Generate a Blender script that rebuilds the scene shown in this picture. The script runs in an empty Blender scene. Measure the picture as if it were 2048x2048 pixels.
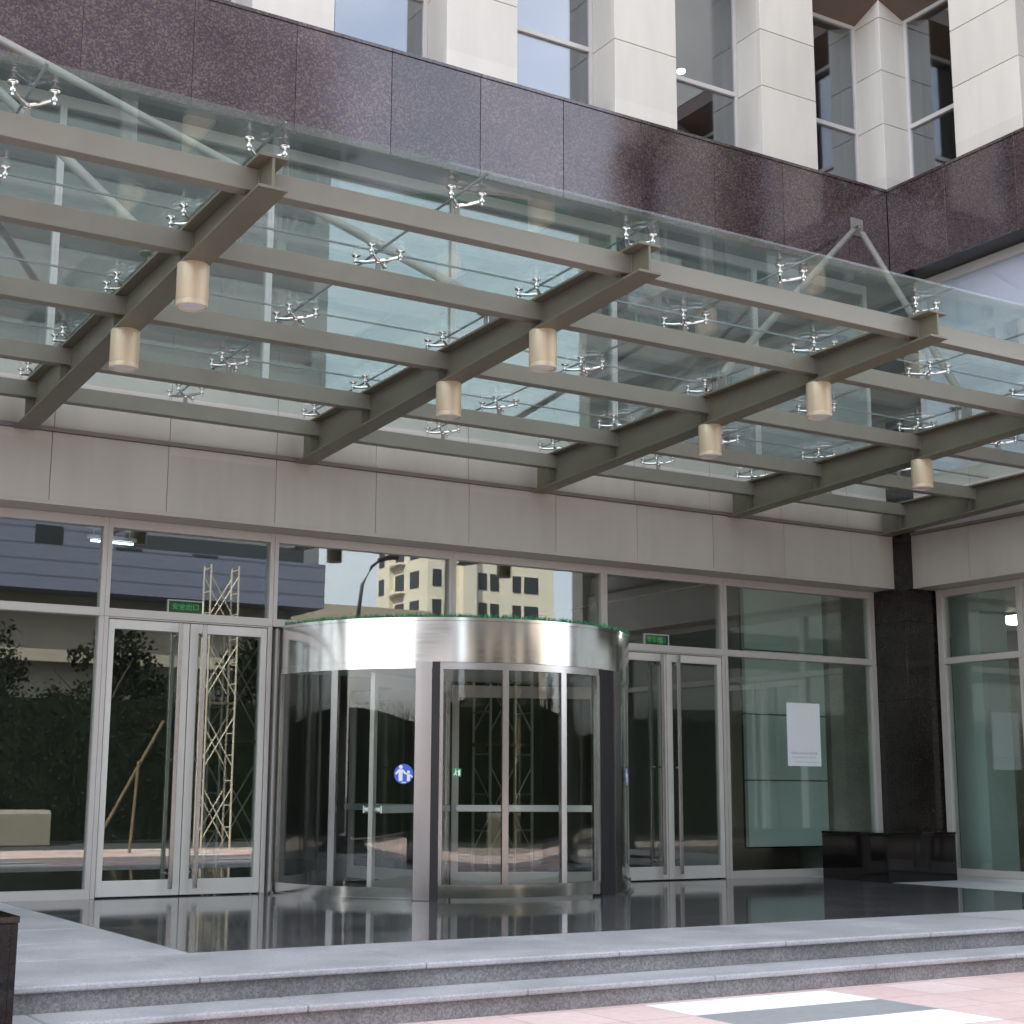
import bpy, bmesh, math, random
from mathutils import Vector, Matrix
random.seed(7)
C = bpy.context.scene.collection
SC = bpy.context.scene
R = math.radians
K = 1.15                     # plan unit -> metres

# ------------------------------------------------------------------ camera, sky, sun, exposure
cam = bpy.data.objects.new('camera', bpy.data.cameras.new('camera')); C.objects.link(cam)
yaw, pitch, roll = 0.5422, 0.1837, 0.0049
fwd = Vector((math.sin(yaw)*math.cos(pitch), math.cos(yaw)*math.cos(pitch), math.sin(pitch)))
rgt = Vector((math.cos(yaw), -math.sin(yaw), 0)); upv = rgt.cross(fwd)
r2 = math.cos(roll)*rgt + math.sin(roll)*upv; u2 = -math.sin(roll)*rgt + math.cos(roll)*upv
M = Matrix((r2, u2, -fwd)).transposed().to_4x4()
M.translation = Vector((-2.9904, -13.2449, 0.921))*K
cam.matrix_world = M
cam.data.sensor_fit = 'HORIZONTAL'; cam.data.sensor_width = 36
cam.data.lens = 3004.2/2048*36
cam.data.shift_x = (1024-998.8)/2048; cam.data.shift_y = (1027.06-1024)/2048
cam.data.clip_start = 0.1; cam.data.clip_end = 2000
SC.camera = cam

SUN_AZ, SUN_EL = R(-56), R(44)
w = bpy.data.worlds.new('World'); SC.world = w; w.use_nodes = True
nt = w.node_tree; nt.nodes.clear()
out = nt.nodes.new('ShaderNodeOutputWorld'); bg = nt.nodes.new('ShaderNodeBackground')
sky = nt.nodes.new('ShaderNodeTexSky'); sky.sky_type = 'NISHITA'; sky.sun_disc = False
sky.sun_elevation = SUN_EL; sky.sun_rotation = SUN_AZ
sky.air_density = 1.0; sky.dust_density = 2.0; sky.ozone_density = 1.5
bg.inputs['Strength'].default_value = 0.15
# thin bright cloud veil over the blue
wtc = nt.nodes.new('ShaderNodeTexCoord'); wmp = nt.nodes.new('ShaderNodeMapping'); wmp.inputs['Scale'].default_value = (1, 1, 2.2)
wn = nt.nodes.new('ShaderNodeTexNoise'); wn.inputs['Scale'].default_value = 2.2; wn.inputs['Detail'].default_value = 7; wn.inputs['Roughness'].default_value = .55
nt.links.new(wtc.outputs['Generated'], wmp.inputs[0]); nt.links.new(wmp.outputs[0], wn.inputs['Vector'])
wr = nt.nodes.new('ShaderNodeMapRange'); wr.inputs[1].default_value = .35; wr.inputs[2].default_value = .72; wr.inputs[3].default_value = .35; wr.inputs[4].default_value = .85
nt.links.new(wn.outputs[0], wr.inputs[0])
wm = nt.nodes.new('ShaderNodeMix'); wm.data_type = 'RGBA'; wm.inputs[7].default_value = (6.3, 6.5, 7.5, 1)
nt.links.new(wr.outputs[0], wm.inputs[0]); nt.links.new(sky.outputs[0], wm.inputs[6])
wt = nt.nodes.new('ShaderNodeMix'); wt.data_type = 'RGBA'; wt.blend_type = 'MULTIPLY'; wt.inputs[0].default_value = 1; wt.inputs[7].default_value = (1.03, 1.0, .95, 1)
nt.links.new(wm.outputs[2], wt.inputs[6])
nt.links.new(wt.outputs[2], bg.inputs[0]); nt.links.new(bg.outputs[0], out.inputs[0])
sl = bpy.data.lights.new('sun', 'SUN'); sl.energy = 4.5; sl.angle = R(0.5); sl.color = (1, .93, .82)
so = bpy.data.objects.new('sun', sl); C.objects.link(so)
sd = Vector((math.sin(SUN_AZ)*math.cos(SUN_EL), math.cos(SUN_AZ)*math.cos(SUN_EL), math.sin(SUN_EL)))
so.rotation_euler = sd.to_track_quat('Z', 'Y').to_euler(); so.location = (0, 20, 60)
SC.view_settings.view_transform = 'Standard'; SC.view_settings.look = 'None'
SC.view_settings.gamma = 1; SC.view_settings.use_curve_mapping = False
SC.view_settings.exposure = 1.85

# ------------------------------------------------------------------ materials
def nmat(name):
    m = bpy.data.materials.new(name); m.use_nodes = True
    t = m.node_tree; t.nodes.clear()
    o = t.nodes.new('ShaderNodeOutputMaterial')
    return m, t, o
def N(t, typ, **kw):
    n = t.nodes.new(typ)
    for k, v in kw.items():
        if k.startswith('i_'):
            key = k[2:]; key = int(key) if key.isdigit() else key.replace('_', ' ')
            n.inputs[key].default_value = v
        else: setattr(n, k, v)
    return n
def rgb(c): return (c[0], c[1], c[2], 1)
def pbr(name, col, rough=.5, metal=0, var=.0, vscale=3, bump=0, bscale=60, spec=.5, rvar=0, stretch=(1, 1, 1), aniso=0, emit=None, estr=0, coat=0, slab=None):
    m, t, o = nmat(name)
    b = N(t, 'ShaderNodeBsdfPrincipled'); t.links.new(b.outputs[0], o.inputs[0])
    b.inputs['Base Color'].default_value = rgb(col); b.inputs['Roughness'].default_value = rough
    b.inputs['Metallic'].default_value = metal; b.inputs['Specular IOR Level'].default_value = spec
    b.inputs['Coat Weight'].default_value = coat
    tc = N(t, 'ShaderNodeTexCoord'); mp = N(t, 'ShaderNodeMapping'); mp.inputs['Scale'].default_value = stretch
    t.links.new(tc.outputs['Object'], mp.inputs[0])
    if var or rvar:
        n = N(t, 'ShaderNodeTexNoise', i_Scale=vscale, i_Detail=6, i_Roughness=.6); t.links.new(mp.outputs[0], n.inputs['Vector'])
        if var:
            r = N(t, 'ShaderNodeMapRange'); r.inputs[1].default_value = .25; r.inputs[2].default_value = .75
            r.inputs[3].default_value = 1-var; r.inputs[4].default_value = 1+var
            t.links.new(n.outputs[0], r.inputs[0])
            mx = N(t, 'ShaderNodeVectorMath', operation='SCALE'); mx.inputs[0].default_value = col[:3]
            t.links.new(r.outputs[0], mx.inputs['Scale'])
            if slab:                # panel-to-panel tone
                m9 = N(t, 'ShaderNodeMapping'); m9.inputs['Scale'].default_value = (1/slab[0], 1/slab[1], 1/slab[2]); m9.inputs['Location'].default_value = slab[3:6]; t.links.new(tc.outputs['Object'], m9.inputs[0])
                fl = N(t, 'ShaderNodeVectorMath', operation='FLOOR'); t.links.new(m9.outputs[0], fl.inputs[0])
                wn = N(t, 'ShaderNodeTexWhiteNoise', noise_dimensions='3D'); t.links.new(fl.outputs[0], wn.inputs['Vector'])
                m3 = N(t, 'ShaderNodeMapRange'); m3.inputs[3].default_value = .94; m3.inputs[4].default_value = 1.05; t.links.new(wn.outputs[0], m3.inputs[0])
                v2 = N(t, 'ShaderNodeVectorMath', operation='SCALE'); t.links.new(mx.outputs[0], v2.inputs[0]); t.links.new(m3.outputs[0], v2.inputs['Scale']); mx = v2
            t.links.new(mx.outputs[0], b.inputs['Base Color'])
        if rvar:
            r = N(t, 'ShaderNodeMapRange'); r.inputs[1].default_value = .3; r.inputs[2].default_value = .7
            r.inputs[3].default_value = max(.02, rough-rvar); r.inputs[4].default_value = rough+rvar
            t.links.new(n.outputs[0], r.inputs[0]); t.links.new(r.outputs[0], b.inputs['Roughness'])
    if bump:
        n2 = N(t, 'ShaderNodeTexNoise', i_Scale=bscale, i_Detail=4); t.links.new(mp.outputs[0], n2.inputs['Vector'])
        bp = N(t, 'ShaderNodeBump', i_Strength=bump, i_Distance=.01); t.links.new(n2.outputs[0], bp.inputs['Height'])
        t.links.new(bp.outputs[0], b.inputs['Normal'])
    if aniso:
        b.inputs['Anisotropic'].default_value = aniso; b.inputs['Anisotropic Rotation'].default_value = 0.0
        tg = N(t, 'ShaderNodeTangent', direction_type='RADIAL', axis='Z'); t.links.new(tg.outputs[0], b.inputs['Tangent'])
    if emit:
        b.inputs['Emission Color'].default_value = rgb(emit); b.inputs['Emission Strength'].default_value = estr
    return m
def granite(name, cols, rough, speck=90, rvar=.0, bump=0, spec=.5, cloud=.25, slab=None):
    # speckled stone: fine crystals over a soft cloudy drift
    m, t, o = nmat(name)
    b = N(t, 'ShaderNodeBsdfPrincipled'); t.links.new(b.outputs[0], o.inputs[0])
    b.inputs['Roughness'].default_value = rough; b.inputs['Specular IOR Level'].default_value = spec
    tc = N(t, 'ShaderNodeTexCoord')
    n = N(t, 'ShaderNodeTexNoise', i_Scale=speck, i_Detail=3, i_Roughness=.7); t.links.new(tc.outputs['Object'], n.inputs['Vector'])
    v = N(t, 'ShaderNodeTexVoronoi', i_Scale=speck*.8); t.links.new(tc.outputs['Object'], v.inputs['Vector'])
    cl = N(t, 'ShaderNodeTexNoise', i_Scale=1.3, i_Detail=5, i_Roughness=.6); t.links.new(tc.outputs['Object'], cl.inputs['Vector'])
    cr = N(t, 'ShaderNodeValToRGB'); e = cr.color_ramp.elements
    e[0].position = .36; e[0].color = rgb(cols[0]); e[1].position = .70; e[1].color = rgb(cols[2])
    k = e.new(.5); k.color = rgb(cols[1])
    sep = N(t, 'ShaderNodeSeparateColor'); t.links.new(v.outputs['Color'], sep.inputs[0])
    ad = N(t, 'ShaderNodeMath', operation='MULTIPLY_ADD', i_1=.35); t.links.new(sep.outputs[0], ad.inputs[0])
    sc = N(t, 'ShaderNodeMath', operation='MULTIPLY_ADD', i_1=.75, i_2=-.05); t.links.new(n.outputs[0], sc.inputs[0]); t.links.new(sc.outputs[0], ad.inputs[2])
    t.links.new(ad.outputs[0], cr.inputs[0])
    mr = N(t, 'ShaderNodeMapRange'); mr.inputs[1].default_value = .3; mr.inputs[2].default_value = .7
    mr.inputs[3].default_value = 1-cloud; mr.inputs[4].default_value = 1+cloud; t.links.new(cl.outputs[0], mr.inputs[0])
    vs = N(t, 'ShaderNodeVectorMath', operation='SCALE'); t.links.new(cr.outputs[0], vs.inputs[0]); t.links.new(mr.outputs[0], vs.inputs['Scale'])
    if slab:                    # each slab cut from a slightly different block
        mp = N(t, 'ShaderNodeMapping'); mp.inputs['Scale'].default_value = (1/slab[0], 1/slab[1], 0); mp.inputs['Location'].default_value = (slab[2], slab[3], 0); t.links.new(tc.outputs['Object'], mp.inputs[0])
        fl = N(t, 'ShaderNodeVectorMath', operation='FLOOR'); t.links.new(mp.outputs[0], fl.inputs[0])
        wn = N(t, 'ShaderNodeTexWhiteNoise', noise_dimensions='2D'); t.links.new(fl.outputs[0], wn.inputs['Vector'])
        m3 = N(t, 'ShaderNodeMapRange'); m3.inputs[3].default_value = .78; m3.inputs[4].default_value = 1.25; t.links.new(wn.outputs[0], m3.inputs[0])
        v2 = N(t, 'ShaderNodeVectorMath', operation='SCALE'); t.links.new(vs.outputs[0], v2.inputs[0]); t.links.new(m3.outputs[0], v2.inputs['Scale']); vs = v2
    t.links.new(vs.outputs[0], b.inputs['Base Color'])
    if rvar:
        r = N(t, 'ShaderNodeMapRange'); r.inputs[1].default_value = .3; r.inputs[2].default_value = .7
        r.inputs[3].default_value = rough; r.inputs[4].default_value = rough+rvar
        t.links.new(cl.outputs[0], r.inputs[0]); t.links.new(r.outputs[0], b.inputs['Roughness'])
    if bump:
        bp = N(t, 'ShaderNodeBump', i_Strength=bump, i_Distance=.01); t.links.new(n.outputs[0], bp.inputs['Height']); t.links.new(bp.outputs[0], b.inputs['Normal'])
    return m
def glassm(name, tint, ior=1.5, rough=0.0, wav=0.0, rcol=(1, 1, 1), dust=0):
    # thin architectural pane: fresnel reflection over tinted transmission
    m, t, o = nmat(name)
    g = N(t, 'ShaderNodeBsdfGlossy'); g.inputs['Color'].default_value = rgb(rcol); g.inputs['Roughness'].default_value = rough
    tr = N(t, 'ShaderNodeBsdfTransparent'); tr.inputs['Color'].default_value = rgb(tint)
    geo = N(t, 'ShaderNodeNewGeometry'); mi = N(t, 'ShaderNodeMix'); mi.inputs[2].default_value = ior; mi.inputs[3].default_value = 1/ior
    t.links.new(geo.outputs['Backfacing'], mi.inputs[0])
    f = N(t, 'ShaderNodeFresnel'); t.links.new(mi.outputs[0], f.inputs['IOR'])
    mx = N(t, 'ShaderNodeMixShader'); t.links.new(f.outputs[0], mx.inputs[0]); t.links.new(tr.outputs[0], mx.inputs[1]); t.links.new(g.outputs[0], mx.inputs[2])
    if wav:
        tc = N(t, 'ShaderNodeTexCoord'); n = N(t, 'ShaderNodeTexNoise', i_Scale=.9, i_Detail=1.5); t.links.new(tc.outputs['Object'], n.inputs['Vector'])
        bp = N(t, 'ShaderNodeBump', i_Strength=wav, i_Distance=.01); t.links.new(n.outputs[0], bp.inputs['Height'])
        t.links.new(bp.outputs[0], g.inputs['Normal'])
    if dust:                    # a film of dust on the panes
        df = N(t, 'ShaderNodeBsdfTranslucent'); df.inputs['Color'].default_value = (.8, .84, .82, 1)
        tc = N(t, 'ShaderNodeTexCoord'); n = N(t, 'ShaderNodeTexNoise', i_Scale=1.6, i_Detail=7, i_Roughness=.65); t.links.new(tc.outputs['Object'], n.inputs['Vector'])
        mr = N(t, 'ShaderNodeMapRange'); mr.inputs[1].default_value = .3; mr.inputs[2].default_value = .75; mr.inputs[3].default_value = dust*.5; mr.inputs[4].default_value = dust*1.5
        t.links.new(n.outputs[0], mr.inputs[0])
        m2 = N(t, 'ShaderNodeMixShader'); t.links.new(mr.outputs[0], m2.inputs[0]); t.links.new(mx.outputs[0], m2.inputs[1]); t.links.new(df.outputs[0], m2.inputs[2]); mx = m2
    t.links.new(mx.outputs[0], o.inputs[0])
    return m
def tiles(name, cols, size, off=(0, 0), gap=.005, gapcol=(.1, .1, .1), rough=.5, pattern=None, var=.06, spec=.5, streak=0, bump=.15):
    # square slabs on a grid in object XY, each slab a little different in tone
    m, t, o = nmat(name)
    b = N(t, 'ShaderNodeBsdfPrincipled'); t.links.new(b.outputs[0], o.inputs[0]); b.inputs['Roughness'].default_value = rough; b.inputs['Specular IOR Level'].default_value = spec
    tc = N(t, 'ShaderNodeTexCoord'); mp = N(t, 'ShaderNodeMapping')
    mp.inputs['Scale'].default_value = (1/size[0], 1/size[1], 0); mp.inputs['Location'].default_value = (-off[0]/size[0], -off[1]/size[1], 0)
    t.links.new(tc.outputs['Object'], mp.inputs[0])
    fl = N(t, 'ShaderNodeVectorMath', operation='FLOOR'); t.links.new(mp.outputs[0], fl.inputs[0])
    fr = N(t, 'ShaderNodeVectorMath', operation='FRACTION'); t.links.new(mp.outputs[0], fr.inputs[0])
    wn = N(t, 'ShaderNodeTexWhiteNoise', noise_dimensions='2D'); t.links.new(fl.outputs[0], wn.inputs['Vector'])
    sx = N(t, 'ShaderNodeSeparateXYZ'); t.links.new(fr.outputs[0], sx.inputs[0])
    def edge(s, i):
        a = N(t, 'ShaderNodeMath', operation='PINGPONG', i_1=.5); t.links.new(sx.outputs[i], a.inputs[0])
        c = N(t, 'ShaderNodeMath', operation='LESS_THAN', i_1=gap/s); t.links.new(a.outputs[0], c.inputs[0]); return c
    mxm = N(t, 'ShaderNodeMath', operation='MAXIMUM'); t.links.new(edge(size[0], 0).outputs[0], mxm.inputs[0]); t.links.new(edge(size[1], 1).outputs[0], mxm.inputs[1])
    if pattern:
        col = pattern(t, fl.outputs[0])
    else:
        cr = N(t, 'ShaderNodeValToRGB'); cr.color_ramp.elements[0].color = rgb(cols[0]); cr.color_ramp.elements[1].color = rgb(cols[1])
        t.links.new(wn.outputs[0], cr.inputs[0]); col = cr.outputs[0]
    n = N(t, 'ShaderNodeTexNoise', i_Scale=14, i_Detail=8, i_Roughness=.7); t.links.new(tc.outputs['Object'], n.inputs['Vector'])
    n3 = N(t, 'ShaderNodeTexNoise', i_Scale=1.1, i_Detail=5); t.links.new(tc.outputs['Object'], n3.inputs['Vector'])
    ad = N(t, 'ShaderNodeMath', operation='ADD'); t.links.new(n.outputs[0], ad.inputs[0]); t.links.new(n3.outputs[0], ad.inputs[1])
    mr = N(t, 'ShaderNodeMapRange'); mr.inputs[1].default_value = .6; mr.inputs[2].default_value = 1.4; mr.inputs[3].default_value = 1-var*2; mr.inputs[4].default_value = 1+var*2
    t.links.new(ad.outputs[0], mr.inputs[0])
    vs = N(t, 'ShaderNodeVectorMath', operation='SCALE'); t.links.new(col, vs.inputs[0]); t.links.new(mr.outputs[0], vs.inputs['Scale'])
    mix = N(t, 'ShaderNodeMix', data_type='RGBA'); t.links.new(mxm.outputs[0], mix.inputs[0]); t.links.new(vs.outputs[0], mix.inputs[6]); mix.inputs[7].default_value = rgb(gapcol)
    t.links.new(mix.outputs[2], b.inputs['Base Color'])
    # joints sit lower, slabs lie very slightly out of level
    h = N(t, 'ShaderNodeMath', operation='MULTIPLY_ADD', i_1=-1.0); t.links.new(mxm.outputs[0], h.inputs[0])
    nb = N(t, 'ShaderNodeMath', operation='MULTIPLY', i_1=.12); t.links.new(n.outputs[0], nb.inputs[0]); t.links.new(nb.outputs[0], h.inputs[2])
    bp = N(t, 'ShaderNodeBump', i_Strength=bump, i_Distance=.004); t.links.new(h.outputs[0], bp.inputs['Height']); t.links.new(bp.outputs[0], b.inputs['Normal'])
    if streak:
        rr = N(t, 'ShaderNodeMapRange'); rr.inputs[1].default_value = .35; rr.inputs[2].default_value = .7; rr.inputs[3].default_value = rough; rr.inputs[4].default_value = rough+streak
        t.links.new(n3.outputs[0], rr.inputs[0]); t.links.new(rr.outputs[0], b.inputs['Roughness'])
    return m
def pave_pattern(t, fl):
    s = N(t, 'ShaderNodeSeparateXYZ'); t.links.new(fl, s.inputs[0])
    # white bands and a grey pair of slabs repeat every 12 columns / 4 rows over pink
    def md(i, n):
        a = N(t, 'ShaderNodeMath', operation='FLOORED_MODULO', i_1=n); t.links.new(s.outputs[i], a.inputs[0]); return a
    def lt(a, v):
        c = N(t, 'ShaderNodeMath', operation='LESS_THAN', i_1=v); t.links.new(a.outputs[0], c.inputs[0]); return c
    def eq(a, v):
        c = N(t, 'ShaderNodeMath', operation='COMPARE', i_1=v, i_2=.1); t.links.new(a.outputs[0], c.inputs[0]); return c
    def mul(a, b):
        c = N(t, 'ShaderNodeMath', operation='MULTIPLY'); t.links.new(a.outputs[0], c.inputs[0]); t.links.new(b.outputs[0], c.inputs[1]); return c
    mx, my = md(0, 9.0), md(1, 6.0)
    inx = lt(mx, 2.5)
    def mixc(fac, base, colr):
        m = N(t, 'ShaderNodeMix', data_type='RGBA'); t.links.new(fac.outputs[0], m.inputs[0])
        if isinstance(base, tuple): m.inputs[6].default_value = rgb(base)
        else: t.links.new(base, m.inputs[6])
        m.inputs[7].default_value = rgb(colr); return m.outputs[2]
    wn = N(t, 'ShaderNodeTexWhiteNoise', noise_dimensions='2D'); t.links.new(fl, wn.inputs['Vector'])
    cr = N(t, 'ShaderNodeValToRGB'); cr.color_ramp.elements[0].color = rgb((.62, .45, .41)); cr.color_ramp.elements[1].color = rgb((.70, .56, .52))
    t.links.new(wn.outputs[0], cr.inputs[0])
    c = cr.outputs[0]
    c = mixc(mul(inx, eq(my, 5.0)), c, (.84, .83, .79))
    c = mixc(mul(inx, eq(my, 4.0)), c, (.27, .28, .28))
    c = mixc(mul(inx, eq(my, 3.0)), c, (.84, .83, .79))
    return c

m_stone = granite('polished_purple_granite', [(.040, .026, .031), (.053, .037, .043), (.125, .088, .074)], .085, 66, .05, spec=.9, cloud=.25, slab=(1.046*K, 1.046*K, (4.4-.252)/1.046, .368))
m_black = granite('polished_black_granite', [(.003, .003, .003), (.005, .0045, .005), (.012, .010, .009)], .05, 90, .02, spec=.32)
m_column = granite('black_brown_granite', [(.006, .005, .005), (.013, .010, .010), (.034, .026, .019)], .13, 80, .08, spec=.5)
m_panel = pbr('warm_grey_metal_panel', (.405, .368, .322), .42, 0, .06, 1.6, .03, 3, rvar=.08, stretch=(2.5, 2.5, .45), slab=(1.0455*K, 1.0455*K, 9, (4.4-.243)/1.0455, .31, .5))
m_pilaster = pbr('beige_stone_panel', (.61, .585, .52), .48, 0, .06, 1.4, .02, 4, rvar=.06, stretch=(2.5, 2.5, .5), slab=(2.155*K, 2.155*K, .73*K, .3, .2, .27))
m_backing = pbr('joint_seal', (.40, .39, .42), .8)
m_trim = pbr('dark_trim', (.17, .135, .125), .5)
m_soffit = pbr('brown_soffit', (.15, .105, .08), .5, 0, .08, 2)
m_dsoffit = pbr('black_soffit', (.012, .011, .013), .35)
m_frame = pbr('champagne_aluminium', (.52, .485, .45), .38, .15, .03, 4, rvar=.06)
m_wframe = pbr('pale_window_frame', (.55, .53, .51), .4, .1, .03, 4)
m_door = pbr('door_aluminium', (.64, .61, .565), .36, .15, .03, 3, rvar=.05)
m_beam = pbr('olive_painted_steel', (.148, .138, .100), .42, .12, .13, 1.8, .05, 30, rvar=.10, spec=.35)
m_purl = pbr('taupe_painted_steel', (.205, .192, .158), .40, .15, .11, 1.8, .04, 30, rvar=.10, spec=.4)
m_steel = pbr('polished_steel', (.72, .71, .69), .13, 1, .02, 4)
m_brush = pbr('brushed_stainless', (.66, .65, .64), .13, 1, .03, 2, rvar=.02, stretch=(1, 1, 14), aniso=.6)
m_brush2 = pbr('satin_stainless', (.56, .545, .53), .25, 1, .02, 3)
m_bar = pbr('bright_push_bar', (.86, .87, .86), .3, .6)
m_post = pbr('satin_post_steel', (.50, .475, .465), .27, 1, .02, 3)
m_tie = pbr('grey_painted_tube', (.22, .215, .19), .40, .1, .08, 5)
m_gold = pbr('champagne_gold_metal', (.58, .485, .34), .36, .15, .10, 2.2, stretch=(9, 9, .35), rvar=.06)
m_lens = pbr('frosted_lens', (.62, .61, .60), .35)
m_dark = pbr('dark_seal', (.018, .016, .018), .45)
m_seal = pbr('silicone_seal', (.20, .22, .22), .5)
m_cglass = glassm('canopy_glass', (.865, .925, .895), 1.55, 0, .015, dust=.024)
m_sglass = glassm('storefront_glass', (.865, .915, .89), 2.0, 0, .02, (.95, .97, .96))
m_uglass = glassm('window_glass', (.66, .70, .70), 2.6, 0, .03, (.94, .96, 1))
m_kglass = glassm('clerestory_glass', (.66, .74, .71), 2.6, 0, .03, (.97, .99, .95))
m_bglass = glassm('board_window_glass', (.95, .96, .97), 1.6, 0, .02)
m_dglass = glassm('drum_glass', (.93, .95, .93), 1.5)
m_floor = tiles('polished_dark_floor', [(.078, .074, .077), (.098, .094, .097)], (.69, .69), (.14*K, -4.6*K),   .005, (.26, .25, .245), .05, spec=.5, streak=.05, bump=.12)
m_light = granite('light_grey_granite', [(.30, .30, .308), (.355, .355, .362), (.42, .42, .425)], .40, 130, .1, .03, cloud=.22)
m_riser = granite('flamed_grey_granite', [(.155, .15, .148), (.205, .198, .193), (.275, .268, .26)], .78, 95, 0, .3, cloud=.35)
m_pave = tiles('coloured_paving', None, (.46*K, .462*K), (2.30*K, -6.07*K), .004, (.30, .25, .23), .6, pave_pattern, .09)
m_asph = pbr('asphalt', (.055, .055, .056), .85, 0, .2, 2, .2, 90)
m_white = pbr('white_paint', (.72, .74, .72), .45, 0, .02, 3)
m_sky_board = pbr('sky_toned_board', (.64, .67, .74), .7, 0, .02, 3)  # pale blue-grey imitates bright sky mirrored in the right wing panes
m_teal = pbr('pale_green_back_painted_panel', (.74, .85, .81), .35, 0, .03, 2)
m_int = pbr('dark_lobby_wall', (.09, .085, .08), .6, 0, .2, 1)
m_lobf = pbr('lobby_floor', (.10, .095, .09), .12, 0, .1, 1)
m_inst = granite('beige_granite', [(.52, .51, .47), (.58, .57, .525), (.64, .63, .58)], .4, 60, 0, 0)

# ------------------------------------------------------------------ mesh helpers (plan units in, metres out)
class MB:
    def __init__(s): s.v = []; s.f = []; s.sm = []
    def add(s, vs, fs, smooth=False):
        o = len(s.v); s.v += [tuple(p) for p in vs]; s.f += [tuple(i+o for i in f) for f in fs]; s.sm += [smooth]*len(fs); return s
    def box(s, x0, x1, y0, y1, z0, z1):
        v = [(x, y, z) for z in (z0, z1) for y in (y0, y1) for x in (x0, x1)]
        return s.add(v, [(0, 2, 3, 1), (4, 5, 7, 6), (0, 1, 5, 4), (2, 6, 7, 3), (0, 4, 6, 2), (1, 3, 7, 5)])
    def prism(s, poly, d0, d1, ax):
        # polygon given in the two other axes, extruded along axis ax
        def P(p, d):
            return {0: (d, p[0], p[1]), 1: (p[0], d, p[1]), 2: (p[0], p[1], d)}[ax]
        n = len(poly); v = [P(p, d0) for p in poly]+[P(p, d1) for p in poly]
        f = [tuple(range(n)), tuple(range(2*n-1, n-1, -1))]+[(i, i+n, (i+1) % n+n, (i+1) % n) for i in range(n)]
        return s.add(v, f)
    def tube(s, pts, r, seg=10, cap=True, r2=None):
        pts = [Vector(p) for p in pts]; n = len(pts); rings = []
        for i, p in enumerate(pts):
            d = (pts[min(i+1, n-1)]-pts[max(i-1, 0)]).normalized()
            a = d.cross(Vector((0, 0, 1)) if abs(d.z) < .95 else Vector((1, 0, 0))).normalized(); b = d.cross(a)
            rr = r if r2 is None else r+(r2-r)*i/max(1, n-1)
            rings.append([p+a*rr*math.cos(2*math.pi*k/seg)+b*rr*math.sin(2*math.pi*k/seg) for k in range(seg)])
        v = [q for ring in rings for q in ring]; f = []
        for i in range(n-1):
            for k in range(seg):
                k2 = (k+1) % seg; f.append((i*seg+k, (i+1)*seg+k, (i+1)*seg+k2, i*seg+k2))
        s.add(v, f, True)
        if cap: s.add(rings[0], [tuple(range(seg))]); s.add(rings[-1], [tuple(range(seg-1, -1, -1))])
        return s
    def lathe(s, prof, c, seg=24):
        # profile of (radius, z) about a vertical axis at c
        v = [(c[0]+r*math.cos(2*math.pi*k/seg), c[1]+r*math.sin(2*math.pi*k/seg), c[2]+z) for r, z in prof for k in range(seg)]
        f = []
        for i in range(len(prof)-1):
            for k in range(seg):
                k2 = (k+1) % seg; f.append((i*seg+k, i*seg+k2, (i+1)*seg+k2, (i+1)*seg+k))
        return s.add(v, f, True)
    def arc(s, c, r0, r1, a0, a1, z0, z1, seg=None):
        # curved wall piece, angles in degrees
        seg = seg or max(2, int(abs(a1-a0)/2.5)); v = []; f = []
        for i in range(seg+1):
            a = R(a0+(a1-a0)*i/seg); ca, sa = math.cos(a), math.sin(a)
            v += [(c[0]+r0*ca, c[1]+r0*sa, z0), (c[0]+r1*ca, c[1]+r1*sa, z0), (c[0]+r1*ca, c[1]+r1*sa, z1), (c[0]+r0*ca, c[1]+r0*sa, z1)]
        for i in range(seg):
            for j in range(4):
                j2 = (j+1) % 4; f.append((i*4+j, (i+1)*4+j, (i+1)*4+j2, i*4+j2))
        # separate verts per side so that the curved faces shade smooth and the edges stay crisp
        s.add(v, f, True)
        s.add(v[:4], [(3, 2, 1, 0)]); s.add(v[-4:], [(0, 1, 2, 3)])
        return s
    def build(s, name, mat, parent=None, bevel=0, at=None, merge=False):
        base = Vector((0, 0, 0))
        if parent is not None:
            q = parent
            while q is not None: base += q.location; q = q.parent
        if at is not None: base = Vector(at)*K
        me = bpy.data.meshes.new(name)
        me.from_pydata([(Vector(p)*K-base) for p in s.v], [], s.f); me.update()
        bm = bmesh.new(); bm.from_mesh(me)
        for f, sm in zip(bm.faces, s.sm): f.smooth = sm
        if merge: bmesh.ops.remove_doubles(bm, verts=bm.verts, dist=1e-5)
        bmesh.ops.recalc_face_normals(bm, faces=bm.faces); bm.to_mesh(me); bm.free()
        if any(s.sm): me.set_sharp_from_angle(angle=R(38))
        me.materials.append(mat)
        o = bpy.data.objects.new(name, me); C.objects.link(o)
        if parent is not None: o.parent = parent
        if at is not None: o.location = base if parent is None else base-_wl(parent)
        if bevel:
            b = o.modifiers.new('bevel', 'BEVEL'); b.width = bevel*K; b.segments = 2; b.limit_method = 'ANGLE'; b.angle_limit = R(40)
            b.harden_normals = False
        return o
def _wl(p):
    b = Vector((0, 0, 0))
    while p is not None: b += p.location; p = p.parent
    return b
def tag(o, label, cat, group=None, kind=None):
    if label: o['label'] = label
    if cat: o['category'] = cat
    if group: o['group'] = group
    if kind: o['kind'] = kind
    return o
def thing(name, label, cat, loc=(0, 0, 0), group=None):
    o = bpy.data.objects.new(name, None); C.objects.link(o); o.location = Vector(loc)*K; o.empty_display_size = .2
    return tag(o, label, cat, group)
def struct(o): o['kind'] = 'structure'; return o
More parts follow.
